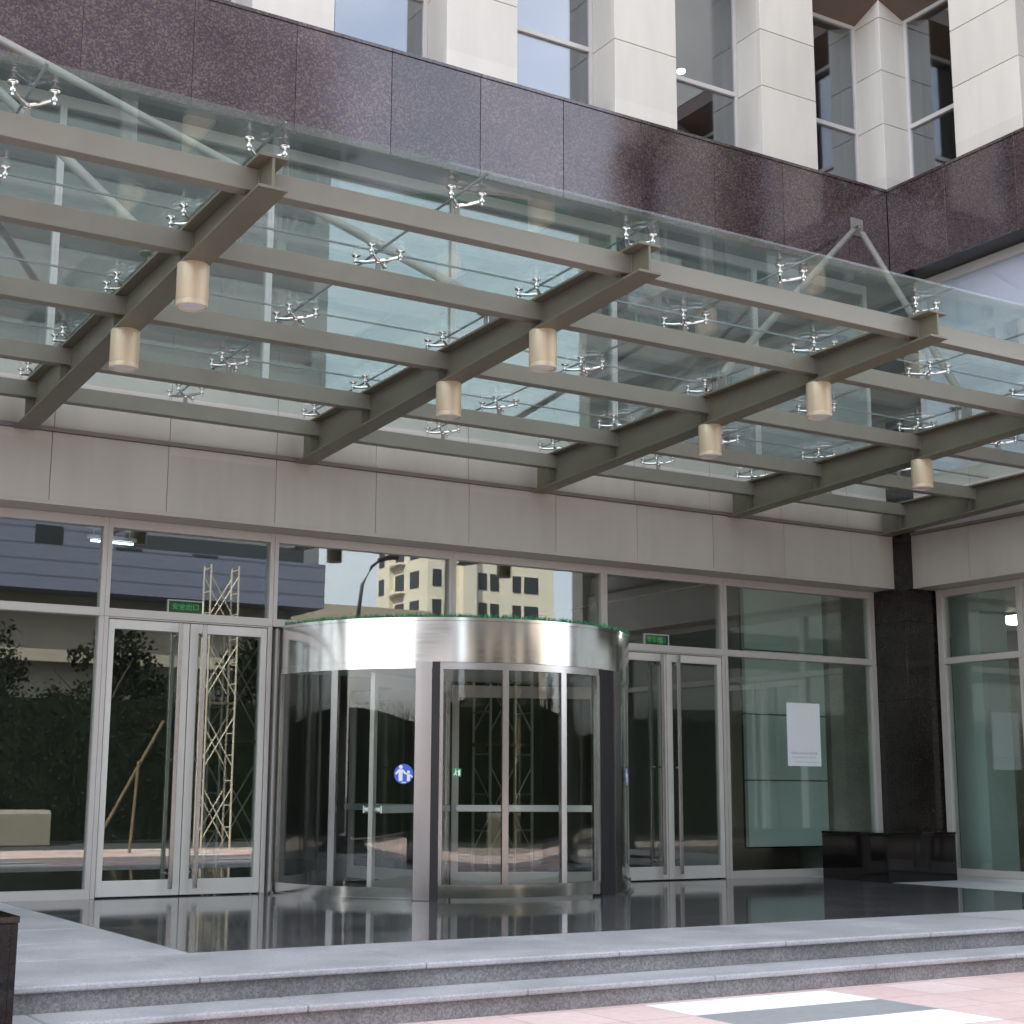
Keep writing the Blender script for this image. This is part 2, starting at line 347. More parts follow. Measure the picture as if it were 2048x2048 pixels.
def dup(root, loc, rotz=None):
    r = root.copy(); C.objects.link(r); r.location = Vector(loc)*K
    if rotz is not None: r.rotation_euler = (0, 0, rotz)
    for ch in list(root.children):
        c = ch.copy(); C.objects.link(c); c.parent = r
        for g in list(ch.children):
            d = g.copy(); C.objects.link(d); d.parent = c
    return r

# key levels and planes (plan units)
YF, YS, XS = -.344, -.495, 10.339
XF, XG = XS+(YF-YS), XS-YS                # right wing: fascia plane, glazing plane
ZFB, ZFT, ZSB, ZST = 3.38, 4.0, 7.23, 8.385
YW, XW = -.07, XS+.425                    # upper window planes
YC, XC = -.1, XS+.40                      # clerestory planes
XL, YR = -26.0, -6.3                     # how far the two wings run; left one unseen, long to block sun
TOP = 23.5  # unseen height, set so the building's shadow covers the forecourt

# ------------------------------------------------------------------ ground, platform, steps
g = MB().box(-300, 300, -300, 300, -.9, -.268).build('ground', m_asph); struct(g)
g = MB().box(-21.5, 40, -17.5, -5.9, -.4, -.26).build('pavement', m_pave); struct(g)
g = MB().box(-21.5, 40, -17.72, -17.501, -.4, -.255).build('kerb', m_light, bevel=.01); struct(g)
g = MB().box(.14, 9.05, -4.6, .3, -.06, 0).build('entrance_floor', m_floor); struct(g)
mb = MB()
x = -8.0
xs_b = [-8+i*1.3 for i in range(15)]
for a, b in zip(xs_b[:-1], xs_b[1:]):            # front border slabs with a rounded nosing
    mb.box(a+.0015, b-.0015, -5.705, -4.6015, -.034, .0)
for i in range(5):
    y0 = -4.6+i*.94; y1 = min(y0+.94, .1)
    mb.box(-1.2, .1385, y0+.0015, y1-.0015, -.034, 0); mb.box(9.0515, 10.83, y0+.0015, y1-.0015, -.034, 0)
    mb.box(-2.6, -1.2015, y0+.0015, y1-.0015, -.034, 0)
for i in range(1, 4): mb.box(-2.6-1.4*i, -2.6-1.4*(i-1)-.003, -4.6, .1, -.034, 0)
g = mb.build('platform_border', m_light, bevel=.010); struct(g)
g = MB().box(-8, 10.2, -5.665, .2, -.6, -.0345).build('platform_riser', m_riser); struct(g)
mb = MB()
for a, b in zip(xs_b[:-1], xs_b[1:]): mb.box(a+.45+.0015, b+.45-.0015, -6.04, -5.667, -.164, -.13)
g = mb.build('step_tread', m_light, bevel=.010); struct(g)
g = MB().box(-7.55, 10.2, -6.005, -5.667, -.6, -.1645).build('step_riser', m_riser); struct(g)

# ------------------------------------------------------------------ the building
BL = thing('office_building', 'L-shaped office building with purple granite band and glazed ground floor', 'building', (4.4, 0, 0))
# lower and upper fascia panels, both wings
def panels_x(edges, y0, y1, z0, z1, gap=.0022):
    m = MB()
    for a, b in zip(edges[:-1], edges[1:]): m.box(a+gap, b-gap, y0, y1, z0, z1)
    return m
fe = [XL]+[.243+1.0455*i for i in range(-4, 10)]+[XS]
fe2 = fe
panels_x(fe, YF, YF+.04, ZFB, ZFT-.012).build('lower_fascia', m_panel, BL, .003)
panels_x([e+.03 for e in fe[:-1]]+[XS], YF+.075, YF+.115, ZFT+.035, 4.70).build('upper_fascia', m_panel, BL, .003)
MB().box(XL, XS, YF+.041, YF+.07, ZFB+.01, ZFT-.01).box(XL, XS, YF+.1155, YF+.14, ZFT+.03, 4.69).build('fascia_backing', m_backing, BL)
MB().box(XL, XS, YF-.012, YF+.07, ZFT-.008, ZFT+.032).build('fascia_trim', m_trim, BL, .003)
MB().box(XL, XS, YF+.0015, .1, ZFB-.03, ZFB+.006).build('entrance_soffit', m_panel, BL)
ye = [YS-(1.0+1.0455*i) for i in range(0, 9)]
ye = [YS]+[-1.372-1.0455*i for i in range(0, 5)]+[YR]
def panels_y(edges, x0, x1, z0, z1, gap=.0022):
    m = MB()
    for a, b in zip(edges[:-1], edges[1:]): m.box(x0, x1, b+gap, a-gap, z0, z1)
    return m
panels_y(ye, XF, XF+.04, ZFB, ZFT-.012).build('lower_fascia', m_panel, BL, .003)
panels_y(ye, XF+.075, XF+.115, ZFT+.035, 4.70).build('upper_fascia', m_panel, BL, .003)
MB().box(XF+.041, XF+.07, YR, YS, ZFB+.01, ZFT-.01).box(XF+.1155, XF+.14, YR, YS, ZFT+.03, 4.69).build('fascia_backing', m_backing, BL)
MB().box(XF-.012, XF+.07, YR, YS, ZFT-.008, ZFT+.032).build('fascia_trim', m_trim, BL, .003)
MB().box(XF+.0015, XG+.1, YR, YS, ZFB-.03, ZFB+.006).build('entrance_soffit', m_panel, BL)
MB().box(XL, XS-.002, YF+.141, .3, 4.60, 4.66).box(XF+.141, XG+.3, YR, YS, 4.60, 4.66).build('ledge', m_panel, BL)
# corner column, in courses
mb = MB()
zc = [0, .52, 1.18, 2.02, 2.95, 3.9, 4.66]
for a, b in zip(zc[:-1], zc[1:]): mb.box(XS, XG+.2, YS, .2, a+.002, b-.002)
mb.build('corner_column', m_column, BL, .006)
# clerestory between canopy and stone band
def clerestory():
    xs = [.23+2.065*i for i in range(-12, 5)]+[XS-.02]
    xs = [x for x in xs if x > XL]
    for a, b in zip(xs[:-1], xs[1:]):
        f = MB(); hw = .03
        f.box(a+.001, a+hw, YC, YC+.1, 4.70, 7.228).box(b-hw, b-.001, YC, YC+.1, 4.70, 7.228)
        f.box(a+hw, b-hw, YC, YC+.1, 7.12, 7.228).box(a+hw, b-hw, YC, YC+.1, 4.70, 4.76)
        fo = f.build('clerestory_window', m_wframe, BL)
        MB().box(a+hw, b-hw, YC+.03, YC+.045, 4.761, 7.119).build('pane', m_kglass, fo)
    ys = [YS-.03, -3.4, YR+.05]
    for b, a in zip(ys[:-1], ys[1:]):
        f = MB(); hw = .03
        f.box(XC, XC+.1, a+.001, a+hw, 4.70, 7.228).box(XC, XC+.1, b-hw, b-.001, 4.70, 7.228)
        f.box(XC, XC+.1, a+hw, b-hw, 7.12, 7.228).box(XC, XC+.1, a+hw, b-hw, 4.70, 4.76)
        fo = f.build('clerestory_window', m_wframe, BL)
        MB().box(XC+.03, XC+.045, a+hw, b-hw, 4.761, 7.119).build('pane', m_bglass, fo)
        MB().box(XC+.07, XC+.08, a+hw, b-hw, 4.761, 7.119).build('sky_toned_backing', m_sky_board, fo)  # added board behind the pane; its colour gives the mirrored-sky look
clerestory()
# purple granite band
se = [XL]+[x for x in [.252+1.046*i for i in range(-20, 10)] if x > XL+.2]+[XS-.003]
m = panels_x(se, YS, YS+.05, ZSB, ZST-.04, .003)
for a, b in zip(se[:-1], se[1:]): m.box(a+.002, b-.002, YS-.012, YW, ZST-.038, ZST)
m.build('stone_band', m_stone, BL, .003)
sy = [YS-.003]+[-1.431-1.046*i for i in range(0, 5)]+[YR]
m = panels_y(sy, XS, XS+.05, ZSB, ZST-.04, .003)
for a, b in zip(sy[:-1], sy[1:]): m.box(XS-.012, XW, b+.002, a-.002, ZST-.038, ZST)
m.build('stone_band', m_stone, BL, .003)
MB().box(XL, XS+.05, YS+.051, YC+.05, ZSB+.004, ZSB+.06).box(XS+.051, XC+.05, YR, YS+.05, ZSB+.004, ZSB+.06).build('band_soffit', m_dsoffit, BL)
MB().box(XL, XS, YS+.051, YS+.08, ZSB+.061, ZST-.045).box(XS+.051, XS+.08, YR, YS, ZSB+.061, ZST-.045).build('band_backing', m_backing, BL)
# upper storey: pilasters, windows, sloping soffits
zj = [ZST, 9.28, 10.01, 10.74, 11.2]
def pil(x0, x1, y0, y1, name='pilaster'):
    m = MB()
    for i, (a, b) in enumerate(zip(zj[:-1], zj[1:])): m.box(x0, x1, y0, y1, a+(.004 if i else .001), b-.004)
    o = m.build(name, m_pilaster, BL, .005)
    return o
px = [4.02+2.155*n for n in range(-13, 3)]
for a in px: pil(a, a+.87, YS, YW+.3)
pil(XS, XW+.3, YS, YW+.3, 'corner_pilaster')
py = [(-1.632-2.155*n, -2.61-2.155*n) for n in range(0, 2)]
for a, b in py: pil(XS, XW+.3, b, a)
MB().box(XL, XS+.3, YW+.02, YW+.2, ZST-.2, ZST+.001).box(XW+.02, XW+.2, YR, YS, ZST-.2, ZST+.001).build('window_sill', m_frame, BL)
ZH, ZTR = 10.80, 9.315
def upper_window(axis, a, b):
    # a<b along the wall; frame sits in the reveal, two lights with a transom
    fw, d0, d1 = .05, 0, .07
    def B(m, p0, p1, q0, q1, z0, z1):
        return m.box(p0, p1, YW+q0, YW+q1, z0, z1) if axis == 'x' else m.box(XW+q0, XW+q1, p0, p1, z0, z1)
    m = MB()
    B(m, a, a+fw, d0, d1, ZST+.002, ZH); B(m, b-fw, b, d0, d1, ZST+.002, ZH)
    B(m, a+fw, b-fw, d0, d1, ZST+.002, ZST+.05); B(m, a+fw, b-fw, d0, d1, ZH-.05, ZH); B(m, a+fw, b-fw, d0-.004, d1, ZTR-.028, ZTR+.028)
    o = m.build('window', m_wframe, BL, .003)
    for z0, z1 in ((ZST+.051, ZTR-.029), (ZTR+.029, ZH-.051)):
        p = MB(); B(p, a+fw, b-fw, .03, .045, z0, z1); p.build('pane', m_uglass, o)
    # sloping soffit from the head out and up to the wall face
    s = MB()
    if axis == 'x': s.prism([(YW-.001, ZH+.001), (YS+.001, 10.975), (YS+.001, 11.19), (YW+.25, 11.19), (YW+.25, ZH+.001)], a+.001, b-.001, 0)
    else: s.prism([(XW-.001, ZH+.001), (XS+.001, 10.975), (XS+.001, 11.19), (XW+.25, 11.19), (XW+.25, ZH+.001)], b-.001, a+.001, 1)
    s.build('soffit', m_soffit, BL)
for a, b in zip(px, px[1:]+[XS]):
    if b > XL+2: upper_window('x', a+.872, b-.002)
ylist = [(YS, py[0][0])]+[(py[0][1], py[1][0]), (py[1][1], YR+.05)]
for hi, lo in ylist: upper_window('y', lo+.002, hi-.002)
# unseen wall above the upper windows, sized to shade the forecourt; hidden sides
MB().box(XL, XS+.001, YS, 10, 11.205, TOP).box(XS+.002, 22, YR, 10, 11.205, TOP).build('upper_wall', m_pilaster, BL)
MB().box(XL-.3, XL, YF, 10, -.2, TOP).box(XS+.06, 22, YR-.3, YR-.005, -.2, 11.2).box(XL, 22, 9.7, 9.99, -.2, 11.2).box(21.7, 22, YR, 9.7, -.2, 11.2).build('end_wall', m_pilaster, BL)
# floors between storeys and inside faces
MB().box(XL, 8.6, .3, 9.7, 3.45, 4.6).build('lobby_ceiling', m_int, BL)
MB().box(8.70, 8.78, 1.0, 6.5, 0, 3.45).build('light_stop_wall', m_int, BL)  # added wall, keeps lamp light from filling the lobby behind the doors
MB().box(8.602, 21.7, .3, 9.7, 3.45, 4.6).box(XG+.35, 21.7, YR, .298, 3.45, 4.6).build('lobby_ceiling', m_white, BL)
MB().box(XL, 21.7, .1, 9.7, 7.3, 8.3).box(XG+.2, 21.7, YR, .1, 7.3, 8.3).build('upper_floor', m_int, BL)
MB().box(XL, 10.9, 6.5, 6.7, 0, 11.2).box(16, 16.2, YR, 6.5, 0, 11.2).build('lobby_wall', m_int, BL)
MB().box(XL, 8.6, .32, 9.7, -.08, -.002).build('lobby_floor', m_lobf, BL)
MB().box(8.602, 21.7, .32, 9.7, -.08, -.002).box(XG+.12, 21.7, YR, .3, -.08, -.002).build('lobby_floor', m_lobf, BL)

# ---- storefront windows (ground floor), one per bay
ZT0, ZT1, ZHD = 2.455, 2.53, 3.265
def sf_bar(m, ax, p0, p1, q0, q1, z0, z1):
    return m.box(p0, p1, q0, q1, z0, z1) if ax == 'x' else m.box(XG+q0, XG+q1, p0, p1, z0, z1)
def storefront(ax, a, b, z0, z1, hl, hr, sill, head, name='storefront_window'):
    m = MB()
    sf_bar(m, ax, a, a+hl, 0, .11, z0, z1); sf_bar(m, ax, b-hr, b, 0, .11, z0, z1)
    if sill: sf_bar(m, ax, a+hl, b-hr, .002, .108, z0, z0+sill)
    if head: sf_bar(m, ax, a+hl, b-hr, .002, .108, z1-head, z1)
    o = m.build(name, m_frame, BL, .003)
    p = MB(); sf_bar(p, ax, a+hl, b-hr, .045, .06, z0+sill, z1-head); p.build('pane', m_sglass, o)
    return o
HM = .041
bays = [-8.3, -6.0, -3.4, -1.0, .88, 2.49, 4.44, 6.32, 7.98, 10.335]
for i, (a, b) in enumerate(zip(bays[:-1], bays[1:])):
    hl = HM; hr = HM if i < len(bays)-2 else .08
    storefront('x', a+.001, b-.001, (ZT0+ZT1)/2-.037, ZFB-.032, hl, hr, .074, .085)
    if i not in (4, 5, 6, 7): storefront('x', a+.001, b-.001, 0.0, (ZT0+ZT1)/2-.039, hl, hr, .08, .001)
ybays = [YS-.03, -1.75, -3.40, -4.85, -6.25]
for i, (b, a) in enumerate(zip(ybays[:-1], ybays[1:])):
    hl = HM; hr = HM if i else .09
    storefront('y', a+.001, b-.001, (ZT0+ZT1)/2-.037, ZFB-.032, hl, hr, .074, .085)
    if i != 1: storefront('y', a+.001, b-.001, 0.0, (ZT0+ZT1)/2-.039, hl, hr, .08, .001)

def door_pair(ax, a, b):
    # two leaves: frame, pane, long pull bars on both faces
    mid = (a+b)/2; zt = (ZT0+ZT1)/2-.04
    jm = MB(); sf_bar(jm, ax, a, a+HM, 0, .11, 0, zt); sf_bar(jm, ax, b-HM, b, 0, .11, 0, zt); sf_bar(jm, ax, a+HM, b-HM, .002, .108, zt-.012, zt-.001)
    jm.build('door_frame', m_frame, BL, .003)
    for side in (0, 1):
        p0, p1 = (a+HM+.006, mid-.004) if side == 0 else (mid+.004, b-HM-.006)
        st0, st1 = (.055, .078) if side == 0 else (.078, .055)
        z0, z1 = .012, zt-.018
        m = MB()
        sf_bar(m, ax, p0, p0+st0, .012, .075, z0, z1); sf_bar(m, ax, p1-st1, p1, .012, .075, z0, z1)
        sf_bar(m, ax, p0+st0, p1-st1, .0125, .0745, z0, z0+.135); sf_bar(m, ax, p0+st0, p1-st1, .0125, .0745, z1-.085, z1)
        d = m.build('door', m_door, BL, .003)
        p = MB(); sf_bar(p, ax, p0+st0, p1-st1, .035, .05, z0+.135, z1-.085); p.build('pane', m_sglass, d)
        hx = (mid-.115) if side == 0 else (mid+.115)
        h = MB()
        for s in (-1, 1):
            q = -.065 if s < 0 else .145
            sf_bar(h, ax, hx-.02, hx+.02, q-.0125, q+.0125, .07, z1-.012)
            for zz in (.2, 1.2, z1-.11):
                qa, qb = (q+.0125, .0125) if s < 0 else (.075, q-.0125)
                sf_bar(h, ax, hx-.011, hx+.011, qa, qb, zz-.011, zz+.011)
        h.build('handle', m_brush2, d, .004)
door_pair('x', .882, 2.488); door_pair('x', 6.322, 7.978); door_pair('y', -3.398, -1.752)

# ------------------------------------------------------------------ revolving door
MB().box(2.532, 2.556, .004, .10, 0, 2.44).box(6.20, 6.278, .004, .10, 0, 2.44).build('door_frame', m_frame, BL, .002)
RD = thing('revolving_door', 'large stainless steel revolving door with curved glass walls and tall drum band', 'revolving door', (4.40, 0, 0))
cc = (4.378, 0); RR = 1.828
ZT = 2.455
AL0, AL1 = -179, -127.7       # left fixed wall
AO0, AO1 = -120.9, -60.0      # opening closed by curved sliding leaves
AR0, AR1 = -54.4, -1
d = MB().arc(cc, RR-.03, RR, -179.5, -.5, 2.06, 2.425, 90).arc(cc, RR-.03, RR+.006, -179.5, -.5, 2.427, 2.455, 90)
d.arc(cc, RR-.03, RR+.001, -179.5, -123.0, 2.0, 2.058, 24).arc(cc, RR-.03, RR+.001, -59.3, -.5, 1.975, 2.058, 24)
db = d.build('drum_band', m_brush, RD, merge=False)
MB().arc(cc, .02, RR-.031, -179.5, -.5, 2.02, 2.05, 60).build('drum_ceiling', m_white, RD)
MB().arc(cc, .02, RR-.012, -179.5, -.5, 2.440, 2.450, 60).build('drum_roof', m_brush2, RD)
MB().arc(cc, RR-.035, RR+.028, -179.5, AL1, 0, .022, 30).arc(cc, RR-.035, RR+.028, AR0, -.5, 0, .022, 30).arc(cc, RR-.035, RR, -179.5, AL1, .0225, .108, 30).arc(cc, RR-.035, RR, AR0, -.5, .0225, .108, 30).build('base_ring', m_brush, RD)
for a0, a1, nm in ((AL0, -153.6, 0), (-151.4, AL1, 0), (AR0, -26.5, 0), (-24.2, AR1, 0)):
    MB().arc(cc, RR-.022, RR-.010, a0, a1, .108, 2.0).build('curved_glass', m_dglass, RD)
for a0 in (-153.6, -26.4):
    MB().arc(cc, RR-.03, RR+.002, a0, a0+2.2, .108, 2.0, 2).build('curved_glass_stile', m_brush2, RD)
for a0, a1 in ((-179.4, -177.2), (-2.8, -.6)):
    MB().arc(cc, RR-.04, RR+.002, a0, a1, .108, 2.0, 2).build('curved_glass_stile', m_brush2, RD)
# posts either side of the opening
MB().arc(cc, RR-.09, RR+.012, -127.6, -123.1, 0, 2.06, 4).build('post', m_post, RD, .004)
MB().arc(cc, RR-.11, RR+.012, -123.0, -121.0, 0, 2.06, 3).build('post_reveal', m_dark, RD)
MB().arc(cc, RR-.09, RR+.012, -59.3, -54.5, 0, 2.06, 4).build('post', m_post, RD, .004)
MB().arc(cc, RR-.11, RR+.004, -66.9, -59.4, .0, 2.06, 3).build('post_reveal', m_dark, RD)
# curved sliding leaves in the opening
MB().arc(cc, RR-.05, RR-.012, AO0, -67.0, 1.995, 2.058, 26).build('sliding_leaf_header', m_brush2, RD)
MB().arc(cc, RR-.05, RR-.012, AO0, -67.0, .022, .135, 26).build('sliding_leaf_base', m_brush, RD)
for a0, a1 in ((AO0, -119.9), (-103.1, -101.3), (-84.1, -82.2), (-68.6, -67.0)):
    MB().arc(cc, RR-.052, RR-.008, a0, a1, .135, 1.995, 2).build('sliding_leaf_stile', m_brush2, RD)
for a0, a1 in ((-119.8, -103.2), (-101.2, -84.2), (-82.1, -68.7)):
    MB().arc(cc, RR-.036, RR-.026, a0, a1, .135, 1.995).build('curved_glass', m_dglass, RD)
# turning wings
MB().tube([(4.378, 0, .02), (4.378, 0, 2.02)], .05, 16).build('centre_shaft', m_brush2, RD)
wings = []
for k in range(3):
    th = R(-22+120*k)
    def W(r, t, z, th=th): return (4.378+r*math.cos(th)-t*math.sin(th), r*math.sin(th)+t*math.cos(th), z)
    def wb(m, r0, r1, t0, t1, z0, z1):
        v = [W(r, t, z) for z in (z0, z1) for t in (t0, t1) for r in (r0, r1)]
        return m.add(v, [(0, 2, 3, 1), (4, 5, 7, 6), (0, 1, 5, 4), (2, 6, 7, 3), (0, 4, 6, 2), (1, 3, 7, 5)])
    m = MB(); wb(m, .06, .13, -.022, .022, .03, 1.98); wb(m, 1.63, 1.70, -.022, .022, .03, 1.98)
    wb(m, .13, 1.63, -.0215, .0215, .03, .15); wb(m, .13, 1.63, -.0215, .0215, 1.86, 1.98)
    o = m.build('wing', m_frame, RD, .003); wings.append(o)
    m = MB(); wb(m, .13, 1.63, -.006, .006, .15, 1.86); m.build('pane', m_dglass, o)
    m = MB()
    for s in (-1, 1):
        t0, t1 = sorted((s*.075, s*.095)); wb(m, .10, 1.66, t0, t1, .735, .80)
        for rr in (.1, 1.64):
            t0, t1 = sorted((s*.0225, s*.0745)); wb(m, rr, rr+.02, t0, t1, .75, .785)
    m.build('push_bar', m_bar, o, .003)
# green artificial turf spilling over the drum top
rnd = random.Random(3)
tf = MB()
for i in range(2600):
    a = R(rnd.uniform(-176, -3)); r = RR-.05+rnd.uniform(-.10, .055); z = 2.4555+rnd.uniform(0, .004)
    cx, cy = cc[0]+r*math.cos(a), r*math.sin(a); h = rnd.uniform(.022, .052); b = rnd.uniform(0, 6.28); ww = rnd.uniform(.004, .008)
    lx, ly = rnd.uniform(-.025, .025), rnd.uniform(-.025, .025)
    tf.add([(cx-ww*math.cos(b), cy-ww*math.sin(b), z), (cx+ww*math.cos(b), cy+ww*math.sin(b), z), (cx+lx, cy+ly, z+h)], [(0, 1, 2)])
tf.arc(cc, RR-.16, RR-.03, -177, -3, 2.4552, 2.461, 60)
m_turf = pbr('green_turf', (.03, .23, .09), .6, 0, .45, 9)
o = tf.build('artificial_turf', m_turf); tag(o, 'strip of green artificial turf along the top of the revolving door', 'artificial turf')
# round blue stickers (adult and child), green running-man sticker
m_blue = pbr('blue_vinyl', (.05, .13, .62), .35); m_wv = pbr('white_vinyl', (.85, .86, .86), .4); m_green = pbr('green_vinyl', (.02, .30, .10), .35)
def on_drum(a, r, s, z):      # s = sideways offset along the curve (plan units)
    aa = a+s/r; return (cc[0]+r*math.cos(aa), cc[1]+r*math.sin(aa), z)
def decal(polys, a, r, zc, nm, mat, parent=None, th=.0012):
    m = MB()
    for poly in polys:
        n = len(poly); v = [on_drum(a, r, p[0], zc+p[1]) for p in poly]+[on_drum(a, r+th, p[0], zc+p[1]) for p in poly]
        m.add(v, [tuple(range(n)), tuple(range(2*n-1, n-1, -1))]+[(i, i+n, (i+1) % n+n, (i+1) % n) for i in range(n)])
    return m
def circ(cx, cy, r, n=28): return [(cx+r*math.cos(2*math.pi*i/n), cy+r*math.sin(2*math.pi*i/n)) for i in range(n)]
def limb(x0, y0, x1, y1, w):
    dx, dy = x1-x0, y1-y0; L = math.hypot(dx, dy); nx, ny = -dy/L*w/2, dx/L*w/2
    return [(x0+nx, y0+ny), (x0-nx, y0-ny), (x1-nx, y1-ny), (x1+nx, y1+ny)]
pict = [circ(-.026, .060, .017), [(-.045, .040), (-.008, .040), (-.010, -.060), (-.045, -.060)], limb(-.038, .036, -.072, -.002, .018), limb(-.014, .034, .018, .002, .018),
        circ(.044, .016, .014), [(.030, -.002), (.058, -.002), (.058, -.062), (.030, -.062)], limb(.034, -.004, .012, .010, .014), limb(.054, -.004, .078, -.028, .014), limb(-.018, -.073, .022, -.073, .009)]
for nm, ang, lab in (('a', R(-130.7), 'round blue sticker with white adult and child on the left curved glass'), ('b', R(-45), 'round blue sticker seen edge-on at the far right of the drum glass')):
    t = thing('sticker', lab, 'sticker', on_drum(ang, RR-.010, 0, 1.078), 'blue stickers on the revolving door')
    decal([circ(0, 0, .086, 40)], ang, RR-.0097, 1.078, 'disc', m_blue).build('disc', m_blue, t)
    decal(pict, ang, RR-.0083, 1.078, 'pictogram', m_wv).build('pictogram', m_wv, t)
ang = R(-115.9)
t = thing('exit_sticker', 'small green running-man exit sticker on the sliding glass leaf', 'sticker', on_drum(ang, RR-.026, 0, 1.092))
decal([[(-.037, -.036), (.037, -.036), (.037, .036), (-.037, .036)]], ang, RR-.0257, 1.092, 'square', m_green).build('square', m_green, t)
decal([circ(-.012, .022, .006, 12), limb(-.008, .014, -.014, -.006, .011), limb(-.014, -.006, -.028, -.022, .008), limb(-.013, -.006, -.002, -.024, .008), limb(-.009, .012, .004, .006, .006), [(.010, -.026), (.028, -.026), (.028, .024), (.010, .024)]], ang, RR-.0243, 1.092, 'pictogram', m_wv).build('pictogram', m_wv, t)

# ------------------------------------------------------------------ glass canopy
CA = thing('entrance_canopy', 'steel and glass canopy of tapered I-beams over the entrance', 'canopy', (4.4, -.344, 4.0))
BX = [-2.61, 0, 2.6106, 5.2473, 7.863, 10.1903]
Q = [-5.638, -4.553, -3.172, -1.792, -.728]
YN = -5.822
SL = -.019
def zp(y, z0): return z0+SL*(y-YF)
def zbot(y): return 3.978+(4.223-3.978)*(y-YF)/(YN-YF)
def ztop(y): return 4.328+(4.428-4.328)*(y-YF)/(YN-YF)
FW = .178
for bx in BX:
    m = MB()
    yw = YF-.001 if bx < 10 else YF-.001
    for (za, th) in ((zbot, .018), (ztop, -.018)):
        z0n, z0f = za(YN), za(yw)
        v = []
        for xx in (bx-FW/2, bx+FW/2):
            v += [(xx, YN, z0n), (xx, yw, z0f), (xx, yw, z0f+th), (xx, YN, z0n+th)]
        m.add(v, [(0, 1, 2, 3), (7, 6, 5, 4), (0, 4, 5, 1), (3, 2, 6, 7), (0, 3, 7, 4), (1, 5, 6, 2)])
    m.prism([(YN+.004, zbot(YN)+.0185), (yw, zbot(yw)+.0185), (yw, ztop(yw)-.0185), (YN+.004, ztop(YN)-.0185)], bx-.009, bx+.009, 0)
    for q in Q:
        yq = q+.05
        for s in (-1, 1):
            x0, x1 = sorted((bx+s*.0095, bx+s*.082)); m.box(x0, x1, yq-.006, yq+.006, zbot(yq)+.022, ztop(yq)-.022)
    m.box(bx-.14, bx+.14, yw-.018, yw-.0005, zbot(yw)-.03, ztop(yw)+.03) if False else None
    m.build('beam', m_beam, CA, .002)
for q in Q:
    for a, b in zip(BX[:-1], BX[1:]):
        z0, z1 = zp(q, 4.167), zp(q, 4.304)
        MB().box(a+.0185, b-.0185, q, q+.10, z0, z1).box(a+.0095, a+.018, q-.004, q+.104, z0-.005, z1+.005).box(b-.018, b-.0095, q-.004, q+.104, z0-.005, z1+.005).build('purlin', m_purl, CA, .004)
ZG = lambda y: 4.552+SL*(y+5.98)        # underside of the glass
hx = []
for a, b in zip(BX[:-1], BX[1:]): hx += [a, (a+b)/2]
hx.append(BX[-1])
gy = [-5.98, Q[1]+.05, Q[2]+.05, Q[3]+.05, YF-.02]
for i, (xa, xb) in enumerate(zip(hx[:-1], hx[1:])):
    if i == len(hx)-2: xb = XF-.03
    for ya, yb in zip(gy[:-1], gy[1:]):
        g0, g1 = .006, .006
        v = [(x, y, ZG(y)+dz) for dz in (0, .016) for y in (ya+g0, yb-g1) for x in (xa+g0, xb-g1)]
        gp = MB().add(v, [(0, 2, 3, 1), (4, 5, 7, 6), (0, 1, 5, 4), (2, 6, 7, 3), (0, 4, 6, 2), (1, 3, 7, 5)]).build('glass_panel', m_cglass, CA)
        sm_ = MB(); v = [(x, y, ZG(y)+dz) for dz in (.002, .014) for y in (ya+g0, yb-g1) for x in (xb-g1, xb+g0)]
        FC = [(0, 2, 3, 1), (4, 5, 7, 6), (0, 1, 5, 4), (2, 6, 7, 3), (0, 4, 6, 2), (1, 3, 7, 5)]
        if i < len(hx)-2: sm_.add(v, FC)
        if yb < -1: sm_.add([(x, y, ZG(y)+dz) for dz in (.002, .014) for y in (yb-g1, yb+g0) for x in (xa+g0, xb-g1)], FC)
        if sm_.v: sm_.build('edge_seal', m_seal, bpy.data.objects[gp.name])
# spider fittings: hub, arms, ball-jointed bolts
def spider_mesh(front, first):
    m = MB()
    m.lathe([(.0, -.030), (.018, -.030), (.022, -.02), (.022, -.004), (.013, .002), (0, .003)], (0, 0, 0), 14)
    arms = [(-1, -1), (1, -1)] if front else [(-1, -1), (1, -1), (-1, 1), (1, 1)]
    for sx, sy in arms:
        ex, ey = sx*.108, sy*.120
        m.tube([(sx*.012, sy*.012, -.012), (ex*.5, ey*.5, -.012), (ex, ey, .000)], .0135, 8, True, .010)
        m.lathe([(0, -.028), (.008, -.028), (.010, -.02), (.008, -.012), (.017, -.008), (.019, .0), (.017, .008), (.007, .014), (.006, .026), (.012, .030), (.028, .036), (.031, .042), (.031, .048), (0, .048)], (ex, ey, 0), 14)
    return m
first = {}
for k, q in enumerate(Q):
    for i, x in enumerate(hx):
        if x < -1.4 or x > 10: continue
        yq = q+.05; zh = ZG(yq)-.050
        key = 'front' if k == 0 else 'full'
        if key not in first:
            o = spider_mesh(k == 0, 0)
            o.v = [(p[0]+x, p[1]+yq, p[2]+zh) for p in o.v]
            o = o.build('spider_fitting', m_steel, CA, at=(x, yq, zh)); first[key] = o
        else:
            o = first[key].copy(); C.objects.link(o); o.parent = CA; o.location = Vector((x, yq, zh))*K-CA.location
        on_beam = (i % 2 == 0)
        zb = (ztop(yq) if on_beam else zp(q, 4.304))
        pk = 'post%d%d' % (on_beam, k)
        if pk not in first:
            p = MB().tube([(x, yq, zb-.001), (x, yq, zh-.028)], .017, 12).tube([(x, yq, zb+.001), (x, yq, zb+.010)], .032, 12)
            first[pk] = p.build('post', m_tie, o)
        else:
            p = first[pk].copy(); C.objects.link(p); p.parent = o; p.location = (0, 0, 0)
